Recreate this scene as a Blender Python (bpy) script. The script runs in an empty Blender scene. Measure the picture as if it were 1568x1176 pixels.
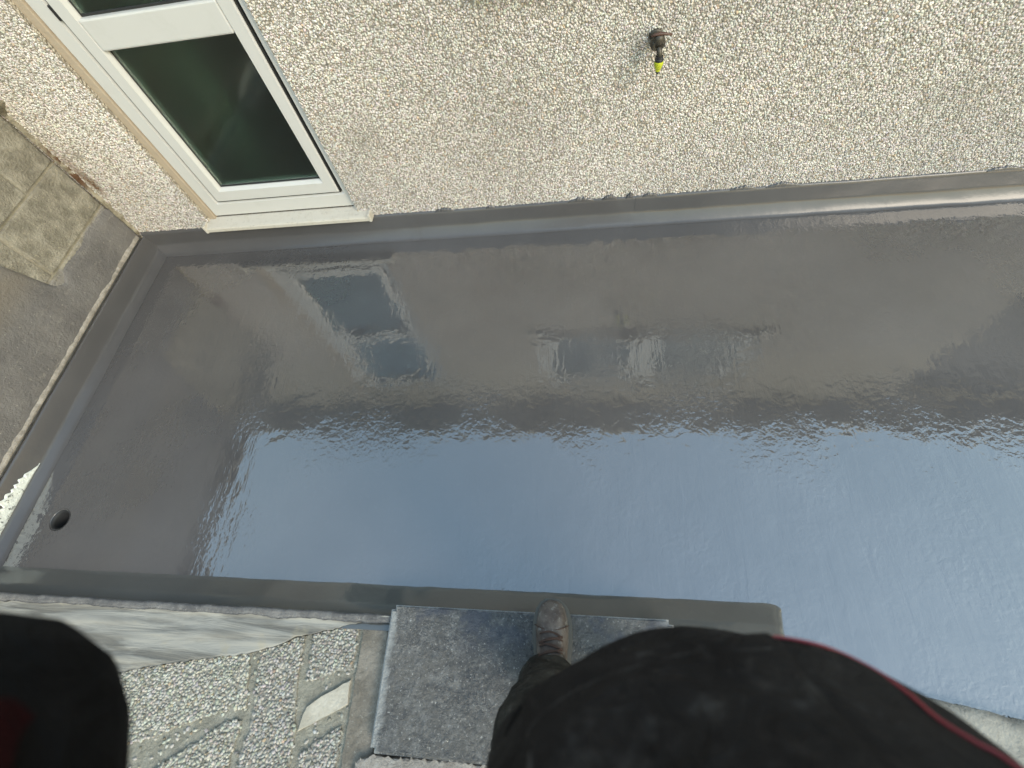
import bpy, bmesh, math, random
import numpy as np
from mathutils import Vector, Matrix, noise
random.seed(7); RNG = np.random.default_rng(7)
S = bpy.context.scene
COL = S.collection
# ------------------------------------------------------------------ camera
cam = bpy.data.cameras.new('camera'); camo = bpy.data.objects.new('camera', cam); COL.objects.link(camo)
R = ((0.98955105, 0.01717087, 0.14315684), (0.05187312, 0.8840018, -0.46459659), (-0.13452843, 0.46716803, 0.87387421))
CAM_LOC = Vector((0, 0, 1.5494))
camo.matrix_world = Matrix.Translation(CAM_LOC) @ Matrix(R).to_4x4()
cam.sensor_fit = 'HORIZONTAL'; cam.sensor_width = 36; cam.lens = 700 / 1568 * 36
cam.clip_start = 0.01; cam.clip_end = 500
cam.dof.use_dof = True; cam.dof.focus_distance = 1.9; cam.dof.aperture_fstop = 2.9
S.camera = camo
# ------------------------------------------------------------------ light
SUN_EL, SUN_AZ = math.radians(38), math.radians(-44)     # azimuth measured from +x towards +y
w = bpy.data.worlds.new('World'); S.world = w; w.use_nodes = True
nt = w.node_tree; sky = nt.nodes.new('ShaderNodeTexSky'); sky.sky_type = 'NISHITA'; sky.sun_disc = False
sky.sun_elevation = SUN_EL; sky.sun_rotation = math.radians(90) - SUN_AZ
sky.air_density = 2.9; sky.dust_density = 0.8; sky.ozone_density = 2.8
bg = nt.nodes['Background']; bg.inputs['Strength'].default_value = 0.15
nt.links.new(sky.outputs[0], bg.inputs['Color'])
sun = bpy.data.lights.new('sun', 'SUN'); suno = bpy.data.objects.new('sun', sun); COL.objects.link(suno)
sun.energy = 0.85; sun.angle = math.radians(24); sun.color = (1.0, 0.88, 0.72)
sd = Vector((math.cos(SUN_EL) * math.cos(SUN_AZ), math.cos(SUN_EL) * math.sin(SUN_AZ), math.sin(SUN_EL)))
suno.rotation_euler = sd.to_track_quat('Z', 'Y').to_euler(); suno.location = sd * 20
S.view_settings.view_transform = 'Standard'; S.view_settings.look = 'None'
S.view_settings.gamma = 1; S.view_settings.use_curve_mapping = False
S.view_settings.exposure = 1.56
# ------------------------------------------------------------------ helpers
def link(o, parent=None):
    COL.objects.link(o)
    if parent is not None: o.parent = parent
    return o
def tag(o, label=None, cat=None, group=None, kind=None):
    for k, v in (('label', label), ('category', cat), ('group', group), ('kind', kind)):
        if v: o[k] = v
    return o
def empty(name, loc=(0, 0, 0)):
    o = bpy.data.objects.new(name, None); o.location = loc; return link(o)
def mesh(name, verts, faces, mat, parent=None, smooth=False):
    m = bpy.data.meshes.new(name); m.from_pydata([tuple(v) for v in verts], [], faces); m.update()
    o = bpy.data.objects.new(name, m); link(o, parent)
    if mat: m.materials.append(mat)
    if smooth: m.polygons.foreach_set('use_smooth', [True] * len(m.polygons))
    return o
def bmobj(name, bm, mat, parent=None, smooth=False):
    bmesh.ops.recalc_face_normals(bm, faces=bm.faces)
    m = bpy.data.meshes.new(name); bm.to_mesh(m); bm.free()
    o = bpy.data.objects.new(name, m); link(o, parent); m.materials.append(mat)
    if smooth: m.polygons.foreach_set('use_smooth', [True] * len(m.polygons))
    return o
def addbox(bm, x0, x1, y0, y1, z0, z1, bev=0.0, seg=2):
    r = bmesh.ops.create_cube(bm, size=1)
    for v in r['verts']:
        v.co = Vector(((x0 + x1) / 2 + v.co.x * (x1 - x0), (y0 + y1) / 2 + v.co.y * (y1 - y0), (z0 + z1) / 2 + v.co.z * (z1 - z0)))
    if bev:
        es = list({e for v in r['verts'] for e in v.link_edges})
        bmesh.ops.bevel(bm, geom=es, offset=bev, segments=seg, profile=0.5, affect='EDGES')
def box(name, x0, x1, y0, y1, z0, z1, mat, parent=None, bev=0.0, seg=2):
    bm = bmesh.new(); addbox(bm, x0, x1, y0, y1, z0, z1, bev, seg)
    return bmobj(name, bm, mat, parent, smooth=False)
def tube(name, pts, rad, mat, parent=None, n=8, closed=False):
    pts = [Vector(p) for p in pts]; k = len(pts); V = []; F = []
    rads = rad if hasattr(rad, '__len__') else [rad] * k
    up = None
    for i, p in enumerate(pts):
        a = pts[i - 1] if (i > 0 or closed) else p; b = pts[(i + 1) % k] if (i < k - 1 or closed) else p
        t = (b - a).normalized()
        if up is None: up = t.orthogonal().normalized()
        up = (up - t * up.dot(t)).normalized(); s = t.cross(up)
        for j in range(n):
            an = 2 * math.pi * j / n
            V.append(p + (up * math.cos(an) + s * math.sin(an)) * rads[i])
    for i in range(k if closed else k - 1):
        for j in range(n):
            F.append((i * n + j, i * n + (j + 1) % n, ((i + 1) % k) * n + (j + 1) % n, ((i + 1) % k) * n + j))
    if not closed:
        F.append(tuple(range(n))[::-1]); F.append(tuple(range((k - 1) * n, k * n)))
    return mesh(name, V, F, mat, parent, True)
def smoothpath(pts, n=8):
    pts = [Vector(p) for p in pts]; out = []
    P = [pts[0]] + pts + [pts[-1]]
    for i in range(1, len(P) - 2):
        for k in range(n):
            t = k / n; a, b, c, d = P[i - 1], P[i], P[i + 1], P[i + 2]
            out.append(0.5 * ((2 * b) + (c - a) * t + (2 * a - 5 * b + 4 * c - d) * t * t + (3 * b - a - 3 * c + d) * t ** 3))
    out.append(pts[-1]); return out
def nz(x, y, z=0.0): return noise.noise(Vector((x, y, z)))
def profile_strip(name, prof, ends, mat, parent, seg=0.03, wob=0.0, along='x', seed=0.0):
    """sweep a 2-D profile [(offset, z)] along x (offset is y) or y (offset is x), with hand-made unevenness"""
    a, b = ends; n = max(2, int(abs(b - a) / seg)); V = []; F = []; k = len(prof)
    for i in range(n + 1):
        t = a + (b - a) * i / n
        for j, (o, z) in enumerate(prof):
            do = wob * (nz(t * 6 + seed, j * 0.35, 1.3) + 0.5 * nz(t * 25 + seed, j * 0.6, 4.1))
            dz = wob * (nz(t * 5 + seed, j * 0.35, 7.7) + 0.5 * nz(t * 22 + seed, j * 0.6, 9.1))
            if j == k - 1: dz = 0
            V.append((t, o + do, z + dz) if along == 'x' else (o + do, t, z + dz))
    for i in range(n):
        for j in range(k - 1):
            F.append((i * k + j, i * k + j + 1, (i + 1) * k + j + 1, (i + 1) * k + j))
    return mesh(name, V, F, mat, parent, True)
# ------------------------------------------------------------------ materials
class NT:
    def __init__(s, name):
        s.m = bpy.data.materials.new(name); s.m.use_nodes = True; s.t = s.m.node_tree
        s.b = s.t.nodes['Principled BSDF']; s.out = s.t.nodes['Material Output']
        s.geo = s.t.nodes.new('ShaderNodeNewGeometry'); s.pos = s.geo.outputs['Position']
    def n(s, typ, ins=None, **kw):
        nd = s.t.nodes.new(typ)
        for k, v in kw.items(): setattr(nd, k, v)
        for k, v in (ins or {}).items():
            if hasattr(v, 'is_linked') or hasattr(v, 'links'): s.t.links.new(v, nd.inputs[k])
            else: nd.inputs[k].default_value = v
        return nd
    def noise(s, scale, detail=4, rough=0.55, vec=None, dist=0.0):
        return s.n('ShaderNodeTexNoise', {'Vector': vec or s.pos, 'Scale': scale, 'Detail': detail, 'Roughness': rough, 'Distortion': dist}).outputs['Fac']
    def vor(s, scale, feature='F1', vec=None, out='Distance'):
        return s.n('ShaderNodeTexVoronoi', {'Vector': vec or s.pos, 'Scale': scale}, feature=feature).outputs[out]
    def map(s, scale, loc=(0, 0, 0), rot=(0, 0, 0)):
        return s.n('ShaderNodeMapping', {'Vector': s.pos, 'Scale': scale, 'Location': loc, 'Rotation': rot}).outputs[0]
    def ramp(s, fac, stops):
        r = s.n('ShaderNodeValToRGB', {'Fac': fac}); e = r.color_ramp.elements
        while len(e) > 1: e.remove(e[-1])
        for i, (p, c) in enumerate(stops):
            el = e[0] if i == 0 else e.new(p)
            el.position = p; el.color = (c[0], c[1], c[2], 1) if hasattr(c, '__len__') else (c, c, c, 1)
        return r.outputs['Color']
    def mix(s, f, a, b, blend='MIX'):
        nd = s.t.nodes.new('ShaderNodeMix'); nd.data_type = 'RGBA'; nd.blend_type = blend
        for k, v in ((0, f), (6, a), (7, b)):
            if hasattr(v, 'links'): s.t.links.new(v, nd.inputs[k])
            else: nd.inputs[k].default_value = v if k == 0 else (v[0], v[1], v[2], 1)
        return nd.outputs[2]
    def math(s, op, a, b=0.0, c=None, clamp=False):
        nd = s.t.nodes.new('ShaderNodeMath'); nd.operation = op; nd.use_clamp = clamp
        for i, v in enumerate((a, b, c)):
            if v is None: continue
            if hasattr(v, 'links'): s.t.links.new(v, nd.inputs[i])
            else: nd.inputs[i].default_value = v
        return nd.outputs[0]
    def sep(s): 
        nd = s.n('ShaderNodeSeparateXYZ', {'Vector': s.pos}); return nd.outputs
    def sstep(s, v, lo, hi):
        return s.n('ShaderNodeMapRange', {'Value': v, 'From Min': lo, 'From Max': hi}, interpolation_type='SMOOTHSTEP').outputs[0]
    def bump(s, h, dist, strength=1.0, normal=None):
        nd = s.n('ShaderNodeBump', {'Height': h, 'Distance': dist, 'Strength': strength})
        if normal is not None: s.t.links.new(normal, nd.inputs['Normal'])
        return nd.outputs[0]
    def set(s, **kw):
        for k, v in kw.items():
            k = k.replace('_', ' ')
            if hasattr(v, 'links'): s.t.links.new(v, s.b.inputs[k])
            else: s.b.inputs[k].default_value = (v[0], v[1], v[2], 1) if hasattr(v, '__len__') and len(v) == 3 else v
        return s.m
M = {}
def build_materials():
    # glossy grey liquid coating, rolled on
    def coating(name, col, rough, ripple, streak=1.0, ior=2.25):
        n = NT(name)
        big = n.noise(1.6, 3); fine = n.noise(55, 3)
        c = n.mix(n.sstep(big, .3, .7), tuple(v * .88 for v in col), tuple(v * 1.1 for v in col))
        c = n.mix(n.math('MULTIPLY', n.sstep(fine, .55, .8), .12), c, tuple(v * 1.5 for v in col))
        speck = n.vor(7.0); sm = n.math('LESS_THAN', speck, .012)
        c = n.mix(n.math('MULTIPLY', sm, .7), c, (.02, .02, .022))
        # roller marks: long across the yard, short along the wall
        vs = n.map((26, 3.2, 1), rot=(0, 0, math.radians(5)))
        st = n.noise(1.0, 3, .6, vec=vs, dist=.6)
        orange = n.noise(62, 2, .5, dist=.4)
        orange2 = n.noise(17, 2, .5, dist=.8)
        soft = n.noise(4.5, 2, .5)
        patch = n.sstep(n.noise(3.1, 2), .35, .68)
        h = n.math('ADD', n.math('MULTIPLY', n.math('MULTIPLY', orange, patch), ripple * .46), n.math('MULTIPLY', st, streak * .55))
        h = n.math('ADD', h, n.math('MULTIPLY', orange2, ripple * .32))
        h = n.math('ADD', h, n.math('MULTIPLY', soft, ripple * 1.2))
        b = n.bump(h, .00042)
        r = n.math('ADD', rough, n.math('MULTIPLY', n.sstep(n.noise(2.3, 3), .35, .7), .03))
        n.set(Base_Color=c, Roughness=r, Normal=b, IOR=ior)
        return n.m
    M['coat'] = coating('coat_floor', (.0715, .0690, .0710), .013, 6.6, 4.0)
    M['coat_up'] = coating('coat_upstand', (.064, .063, .067), .24, 2.6, .8, 1.42)
    M['coat_kerb'] = coating('coat_kerb', (.076, .077, .074), .14, 4.0, .8, 1.75)
    # render stones
    n = NT('pebbles'); at = n.n('ShaderNodeAttribute', attribute_name='tone')
    M['pebble'] = n.set(Base_Color=at.outputs['Color'], Roughness=.78, Normal=n.bump(n.noise(600, 2), .0006))
    # pebbledash backing + far wall
    n = NT('pebbledash_mortar'); v = n.n('ShaderNodeTexVoronoi', {'Vector': n.pos, 'Scale': 105})
    c = n.mix(n.sstep(v.outputs['Distance'], .2, .6), (.50, .46, .38), (.16, .14, .115))
    c = n.mix(.35, c, n.ramp(v.outputs['Color'], [(0, (.25, .22, .18)), (1, (.6, .56, .48))]))
    M['dash'] = n.set(Base_Color=c, Roughness=.85, Normal=n.bump(n.math('MULTIPLY', v.outputs['Distance'], -1.0), .006))
    n = NT('stone_bed'); M['bed'] = n.set(Base_Color=n.mix(n.noise(30), (.16, .146, .124), (.27, .248, .212)), Roughness=.9, Normal=n.bump(n.noise(160), .003))
    n = NT('aggregate_bed'); M['bed2'] = n.set(Base_Color=n.mix(n.noise(24, 5), (.17, .155, .125), (.27, .25, .205)), Roughness=.9, Normal=n.bump(n.noise(160), .003))
    # upvc
    n = NT('white_upvc'); d = n.sstep(n.noise(9, 5, .7), .5, .85)
    M['upvc'] = n.set(Base_Color=n.mix(n.math('MULTIPLY', d, .22), (.445, .445, .438), (.29, .28, .25)), Roughness=.35)
    n = NT('sill_upvc'); d = n.sstep(n.noise(22, 6, .75), .48, .72)
    d2 = n.sstep(n.noise(70, 4, .7), .55, .7)
    c = n.mix(n.math('MULTIPLY', d, .35), (.42, .40, .36), (.27, .22, .155)); c = n.mix(n.math('MULTIPLY', d2, .55), c, (.24, .225, .205))
    M['sill'] = n.set(Base_Color=c, Roughness=.45)
    n = NT('dark_door'); M['doordark'] = n.set(Base_Color=(.035, .04, .042), Roughness=.7)
    n = NT('gasket'); M['gasket'] = n.set(Base_Color=(.012, .013, .013), Roughness=.6)
    n = NT('mastic'); M['mastic'] = n.set(Base_Color=n.mix(n.noise(18, 5), (.27, .22, .165), (.35, .29, .22)), Roughness=.8, Normal=n.bump(n.noise(80), .002))
    n = NT('glass'); M['glass'] = n.set(Base_Color=(.80, .92, .86), Roughness=.07, IOR=1.5, Transmission_Weight=1.0)
    n = NT('frosted'); M['frost'] = n.set(Base_Color=(.80, .92, .86), Roughness=.38, IOR=1.3, Transmission_Weight=1.0)
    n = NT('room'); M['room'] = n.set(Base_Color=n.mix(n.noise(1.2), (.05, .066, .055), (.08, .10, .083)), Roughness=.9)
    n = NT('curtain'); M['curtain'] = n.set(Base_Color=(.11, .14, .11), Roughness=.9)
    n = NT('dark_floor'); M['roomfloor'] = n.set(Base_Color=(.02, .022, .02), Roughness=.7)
    # concrete blocks, part painted grey
    def blockmat(name, ca, cb, bumpd):
        n = NT(name); x, y, z = n.sep()
        g = n.noise(14, 6, .7); f = n.noise(120, 4, .7)
        c = n.mix(n.sstep(g, .35, .7), ca, cb)
        c = n.mix(n.math('MULTIPLY', n.sstep(f, .56, .75), .5), c, (.62, .56, .40))
        c = n.mix(n.math('MULTIPLY', n.sstep(n.noise(45, 4), .6, .75), .45), c, (.12, .10, .07))
        edge = n.math('ADD', .30, n.math('MULTIPLY', n.sstep(y, 1.19, 1.00), .70))
        edge = n.math('ADD', edge, n.math('MULTIPLY', n.math('SUBTRACT', n.noise(9, 4, .6), .5), .22))
        msk = n.math('MULTIPLY', n.sstep(n.math('SUBTRACT', edge, z), -.012, .02), .96)
        thin = n.math('MULTIPLY', msk, n.math('ADD', .80, n.math('MULTIPLY', n.sstep(n.noise(28, 5, .7), .42, .62), .2)))
        paint = n.mix(n.noise(5, 5, .65), (.185, .175, .168), (.255, .245, .235))
        paint = n.mix(n.math('MULTIPLY', n.sstep(n.noise(38, 5, .75), .60, .74), .6), paint, (.42, .40, .36))
        h = n.math('ADD', n.noise(90, 5, .7), n.math('MULTIPLY', n.noise(14, 3), 1.2))
        M[name] = n.set(Base_Color=n.mix(thin, c, paint), Roughness=n.math('SUBTRACT', .9, n.math('MULTIPLY', msk, .25)), Normal=n.bump(h, bumpd))
    n = NT('painted'); x, y, z = n.sep()
    c = n.mix(n.sstep(n.noise(6, 5, .65), .3, .7), (.100, .096, .097), (.145, .139, .138))
    c = n.mix(n.math('MULTIPLY', n.sstep(n.noise(20, 6, .75, vec=n.map((1, 1, 3))), .55, .72), .55), c, (.26, .245, .225))
    warm = n.math('MULTIPLY', n.math('MULTIPLY', n.sstep(z, .30, .44), n.sstep(z, .62, .5)), n.sstep(n.noise(7, 4), .3, .6)); c = n.mix(n.math('MULTIPLY', warm, .5), c, (.17, .145, .11))
    c = n.mix(n.math('MULTIPLY', n.sstep(n.noise(75, 4, .7), .66, .74), .8), c, (.5, .47, .42))
    M['painted'] = n.set(Base_Color=c, Roughness=.62, Normal=n.bump(n.math('ADD', n.noise(22, 5, .7), n.noise(90, 4, .7)), .004))
    blockmat('block', (.160, .147, .118), (.315, .295, .245), .009)
    blockmat('mortar', (.22, .20, .155), (.31, .285, .23), .005)
    # bare ragged render
    def rough(name, a, b, sc=20, bd=.004, fleck=None, rg=.9):
        n = NT(name); c = n.mix(n.sstep(n.noise(sc, 6, .7), .35, .68), a, b)
        if fleck: c = n.mix(n.math('MULTIPLY', n.sstep(n.noise(sc * 7, 4, .7), .58, .72), .6), c, fleck)
        M[name] = n.set(Base_Color=c, Roughness=rg, Normal=n.bump(n.noise(sc * 5, 5, .7), bd))
    rough('pale_render', (.20, .18, .16), (.34, .315, .285), 35, .006, (.12, .10, .09))
    rough('concrete', (.16, .15, .13), (.26, .247, .216), 9, .006, (.16, .145, .12))
    rough('ledge_dark', (.09, .085, .083), (.17, .16, .15), 18, .005, (.32, .30, .28))
    rough('olive_mortar', (.20, .185, .145), (.30, .28, .225), 22, .009, (.38, .36, .30))
    rough('brown_mortar', (.13, .113, .09), (.22, .195, .16), 14, .006, (.34, .32, .28))
    rough('pale_patch', (.33, .295, .235), (.46, .42, .35), 11, .004, (.30, .27, .2))
    rough('soil', (.10, .08, .05), (.18, .15, .10), 3, .01)
    rough('rust', (.13, .065, .03), (.25, .13, .065), 40, .006, (.35, .28, .2))
    rough('roof_tile', (.10, .09, .085), (.16, .14, .13), 5, .003)
    # trowelled ledge with long drag lines
    n = NT('trowelled'); vs = n.map((3, 26, 1), rot=(0, 0, math.radians(-4)))
    t = n.noise(1, 5, .6, vec=vs, dist=.7)
    c = n.mix(n.sstep(t, .36, .62), (.125, .117, .102), (.255, .243, .215)); c = n.mix(n.math('MULTIPLY', n.sstep(n.noise(12, 4), .58, .72), .6), c, (.27, .235, .17))
    M['trowelled'] = n.set(Base_Color=c, Roughness=.85, Normal=n.bump(t, .008))
    # paving slab, damp and speckled
    n = NT('slab'); x, y, z = n.sep()
    big = n.noise(4.5, 5, .65); c = n.mix(n.sstep(big, .36, .64), (.038, .041, .046), (.090, .085, .079))
    c = n.mix(n.math('MULTIPLY', n.sstep(n.noise(34, 6, .75), .44, .66), .8), c, (.125, .124, .122))
    c = n.mix(n.math('MULTIPLY', n.sstep(n.noise(60, 5, .75, vec=n.map((1, 1, 1), (3, 1, 0))), .50, .66), .8), c, (.028, .030, .035))
    c = n.mix(n.math('MULTIPLY', n.sstep(n.noise(120, 5, .8, vec=n.map((1, 1, 1), (7, 2, 0))), .57, .67), .8), c, (.42, .415, .40))
    blue = n.math('MULTIPLY', n.sstep(y, -.12, .01), n.sstep(n.noise(9, 4, .65), .46, .60)); c = n.mix(n.math('MULTIPLY', blue, .7), c, (.030, .038, .060))
    pale = n.math('MULTIPLY', n.sstep(x, .10, .20), n.sstep(n.noise(14, 4), .42, .6)); c = n.mix(n.math('MULTIPLY', pale, .6), c, (.19, .20, .21))
    ex = n.math('ADD', x, n.math('MULTIPLY', n.math('SUBTRACT', n.noise(24, 5, .7), .5), .045)); ey = n.math('ADD', y, n.math('MULTIPLY', n.math('SUBTRACT', n.noise(28, 5, .7), .5), .02))
    ed = n.math('MAXIMUM', n.sstep(ex, -.528, -.552), n.math('MAXIMUM', n.sstep(ex, .225, .240), n.sstep(ey, .026, .034)))
    ed = n.math('MULTIPLY', ed, n.math('ADD', .45, n.math('MULTIPLY', n.noise(60, 4, .7), .7)), clamp=True)
    c = n.mix(ed, c, (.27, .275, .27))
    M['slab'] = n.set(Base_Color=c, Roughness=n.ramp(n.noise(9, 4), [(.38, .16), (.6, .65)]), Specular_IOR_Level=.5, Normal=n.bump(n.math('ADD', n.noise(85, 5, .75), n.noise(22, 4)), .006))
    # shiny wrinkled strip; glint of light put into its pale colour
    n = NT('pale_glint'); M['pale_glint'] = n.set(Base_Color=n.mix(n.sstep(n.noise(70, 4, .7), .55, .66), (.55, .57, .55), (.09, .095, .09)), Roughness=.3, Metallic=.2, Normal=n.bump(n.noise(60, 4, .7), .004))
    # brass tap etc.
    n = NT('drain_inside'); M['pipe'] = n.set(Base_Color=(.010, .010, .011), Roughness=.7)
    n = NT('aged_brass'); M['brass'] = n.set(Base_Color=n.mix(n.noise(60, 4), (.030, .028, .024), (.075, .066, .052)), Roughness=.5, Metallic=.6)
    n = NT('red_handle'); M['tap_handle'] = n.set(Base_Color=(.07, .035, .025), Roughness=.5)
    n = NT('yellow_plastic'); M['yellow'] = n.set(Base_Color=(.38, .42, .02), Roughness=.4)
    n = NT('black_plastic'); M['black'] = n.set(Base_Color=(.018, .018, .02), Roughness=.4)
    # cloth
    def cloth(name, a, b, dust=None, rg=.85):
        n = NT(name); t = n.noise(9, 5, .65); c = n.mix(n.sstep(t, .35, .7), a, b); c = n.mix(n.math('MULTIPLY', n.sstep(n.noise(55, 5, .75, dist=.8), .52, .70), .35), c, tuple(2.2 * v for v in b))
        if dust: 
            d = n.math('MULTIPLY', n.sstep(n.noise(10, 4, .7), .50, .72), n.sstep(n.noise(38, 5, .75), .36, .72))
            c = n.mix(n.math('MULTIPLY', d, .55), c, dust)
        wv = n.n('ShaderNodeTexNoise', {'Vector': n.map((420, 420, 420)), 'Scale': 1.0, 'Detail': 1.0}).outputs['Fac']
        M[name] = n.set(Base_Color=c, Roughness=rg, Specular_IOR_Level=.12, Normal=n.bump(n.math('ADD', n.math('MULTIPLY', wv, .12), n.math('MULTIPLY', n.noise(20, 5, .62, dist=1.2), 1.6)), .010))
    cloth('jacket', (.0135, .0105, .0095), (.025, .0205, .0185), (.18, .165, .155))
    cloth('trousers', (.020, .018, .0155), (.055, .049, .041), (.18, .165, .14))
    cloth('seam', (.040, .034, .031), (.085, .074, .067), (.20, .18, .165))
    cloth('sleeve', (.0040, .0033, .0032), (.0075, .0062, .0058))
    cloth('dark_red', (.011, .0005, .0008), (.017, .0008, .001))
    n = NT('red_piping'); M['piping'] = n.set(Base_Color=(.30, .035, .042), Roughness=.5)
    n = NT('boot_leather'); c = n.mix(n.sstep(n.noise(24, 5, .7), .35, .65), (.062, .045, .038), (.13, .106, .090))
    c = n.mix(n.math('MULTIPLY', n.sstep(n.noise(60, 4, .7), .55, .7), .7), c, (.25, .235, .215))
    M['leather'] = n.set(Base_Color=c, Roughness=.7, Normal=n.bump(n.noise(70, 4), .002))
    n = NT('lace'); M['lace'] = n.set(Base_Color=(.055, .030, .022), Roughness=.85)
    n = NT('rubber'); M['rubber'] = n.set(Base_Color=(.09, .085, .075), Roughness=.8)
    n = NT('skin'); M['skin'] = n.set(Base_Color=(.52, .32, .24), Roughness=.55)
    n = NT('hair'); M['hair'] = n.set(Base_Color=n.mix(n.noise(80), (.03, .02, .012), (.07, .045, .03)), Roughness=.7)
    n = NT('grass'); M['grass'] = n.set(Base_Color=n.mix(n.noise(2, 6), (.035, .06, .018), (.09, .12, .04)), Roughness=.9, Normal=n.bump(n.noise(60, 4), .02))
    n = NT('yard'); M['yard'] = n.set(Base_Color=n.mix(n.noise(2, 6, .65), (.22, .21, .19), (.36, .34, .30)), Roughness=.9, Normal=n.bump(n.noise(50, 5), .006))
build_materials()

WY = 1.675         # face of the house wall (behind its stones)
WX0, WX1 = -6.0, 6.5
# ------------------------------------------------------------------ ground
g = mesh('ground', [(-250, -250, -.16), (250, -250, -.16), (250, 250, -.16), (-250, 250, -.16)], [(0, 1, 2, 3)], M['yard'])
tag(g, 'bare concrete ground around the house', None, kind='structure')
# ------------------------------------------------------------------ terrace floor with a drain hole
def build_floor():
    hx, hy, hr = -1.985, .266, .030
    outer = [(-2.17, WY - .01), (-2.17, -.02), (.56, -.02), (.575, -.045), (.70, -.09), (1.1, -.165), (1.8, -.29), (6.3, -.9), (6.3, WY - .01)]
    bm = bmesh.new()
    ov = [bm.verts.new((x, y, 0)) for x, y in outer]
    N = 40
    rings = []
    prof = [(hr + .012, 0), (hr + .008, -.0008), (hr + .004, -.003), (hr + .0012, -.007), (hr, -.013), (hr - .001, -.05), (hr - .001, -.13)]
    for r, z in prof:
        rings.append([bm.verts.new((hx + r * math.cos(2 * math.pi * i / N), hy + r * math.sin(2 * math.pi * i / N), z)) for i in range(N)])
    es = [bm.edges.new((ov[i], ov[(i + 1) % len(ov)])) for i in range(len(ov))]
    es += [bm.edges.new((rings[0][i], rings[0][(i + 1) % N])) for i in range(N)]
    bmesh.ops.triangle_fill(bm, use_beauty=True, edges=es)
    for a, b in zip(rings, rings[1:]):
        for i in range(N): 
            f = bm.faces.new((a[i], a[(i + 1) % N], b[(i + 1) % N], b[i])); f.smooth = True; f.material_index = 1 if a[0].co.z < -.0005 else 0
    bm.normal_update()
    m = bpy.data.meshes.new('floor'); bm.to_mesh(m); bm.free(); m.materials.append(M['coat']); m.materials.append(M['pipe'])
    o = bpy.data.objects.new('floor', m); link(o)
    tag(o, 'glossy dark grey coated terrace floor with wet looking reflections', kind='structure')
    d = mesh('drain_pipe', [(hx + .036 * math.cos(2 * math.pi * i / 24), hy + .036 * math.sin(2 * math.pi * i / 24), z) for z in (-.012, -.15) for i in range(24)],
             [(i, (i + 1) % 24, 24 + (i + 1) % 24, 24 + i) for i in range(24)] + [tuple(range(24, 48))], M['pipe'])
    tag(d, 'small round dark drain outlet in the grey floor near the left upstand', 'drain')
    return o
floor = build_floor()
# coated upstands: child pieces of the floor they belong to
def arc(c, r, a0, a1, n=5):
    return [(c[0] + r * math.cos(math.radians(a0 + (a1 - a0) * i / n)), c[1] + r * math.sin(math.radians(a0 + (a1 - a0) * i / n))) for i in range(n + 1)]
up_prof = [(WY + .004, .128), (1.668, .124), (1.664, .119), (1.6625, .110), (1.662, .055), (1.661, .047), (1.658, .040), (1.640, .017), (1.633, .009), (1.627, .004), (1.617, .0006)]
profile_strip('wall_upstand', up_prof, (-2.20, 6.3), M['coat_up'], floor, .02, .0014, 'x', 3.0)
lf_prof = [(-2.178, .028), (-2.174, .023), (-2.169, .019), (-2.150, .0075), (-2.143, .0035), (-2.134, .0007)]
profile_strip('side_fillet', lf_prof, (-.05, 1.665), M['coat_up'], floor, .02, .0016, 'y', 8.0)
ub = profile_strip('side_upstand', [(-2.201, .060), (-2.201, .103), (-2.199, .107), (-2.195, .106), (-2.192, .099), (-2.184, .060), (-2.178, .034), (-2.176, .026), (-2.170, .019)], (-.05, 1.668), M['coat_up'], floor, .02, .0014, 'y', 12.0)
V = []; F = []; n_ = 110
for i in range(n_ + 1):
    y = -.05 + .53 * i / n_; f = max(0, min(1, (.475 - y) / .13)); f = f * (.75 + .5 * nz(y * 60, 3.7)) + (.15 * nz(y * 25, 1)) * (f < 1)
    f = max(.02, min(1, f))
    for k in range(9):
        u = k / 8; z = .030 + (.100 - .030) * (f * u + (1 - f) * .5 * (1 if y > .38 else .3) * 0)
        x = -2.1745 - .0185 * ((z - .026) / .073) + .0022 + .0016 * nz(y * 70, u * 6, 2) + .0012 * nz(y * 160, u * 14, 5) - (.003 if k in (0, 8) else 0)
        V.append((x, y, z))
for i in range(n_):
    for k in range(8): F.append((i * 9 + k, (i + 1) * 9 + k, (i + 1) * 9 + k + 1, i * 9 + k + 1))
mesh('glint_strip', V, F, M['pale_glint'], floor, True)  # pale strip laid on the upstand in place of a bright glint
for lx, lw in ((.262, .055), (-.78, .04)):   # laps where one run of coating overlaps the next
    profile_strip('lap_joint', [(o_ - .0016, z_ + .0008) for o_, z_ in up_prof[1:]], (lx, lx + lw), M['coat_up'], floor, .006, .0012, 'x', lx * 7)
# smears of coating that ran up over the stones
for (x0, x1, h) in ((-.64, -.55, .018), (-.03, .08, .022), (.12, .18, .024), (.22, .25, .030), (.29, .35, .018), (.65, .75, .018), (.79, .92, .020), (1.60, 1.72, .018), (-.40, -.36, .012)):
    V = []; F = []; n = 26
    for i in range(n + 1):
        x = x0 + (x1 - x0) * i / n
        t = h * max(0, math.sin(math.pi * i / n)) * (.55 + .9 * abs(nz(x * 120, 2.2)))
        V += [(x, 1.6655, .118), (x, 1.6625 - .002 * abs(nz(x * 90, 5)), .124 + t)]
    F = [(2 * i, 2 * i + 2, 2 * i + 3, 2 * i + 1) for i in range(n)]
    V += [(a, WY + .003, c) for (a, b, c) in V[1::2]]
    k = 2 * (n + 1); F += [(2 * i + 1, 2 * i + 3, k + i + 1, k + i) for i in range(n)]
    mesh('coating_smear', V, F, M['coat_up'], floor, True)
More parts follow.
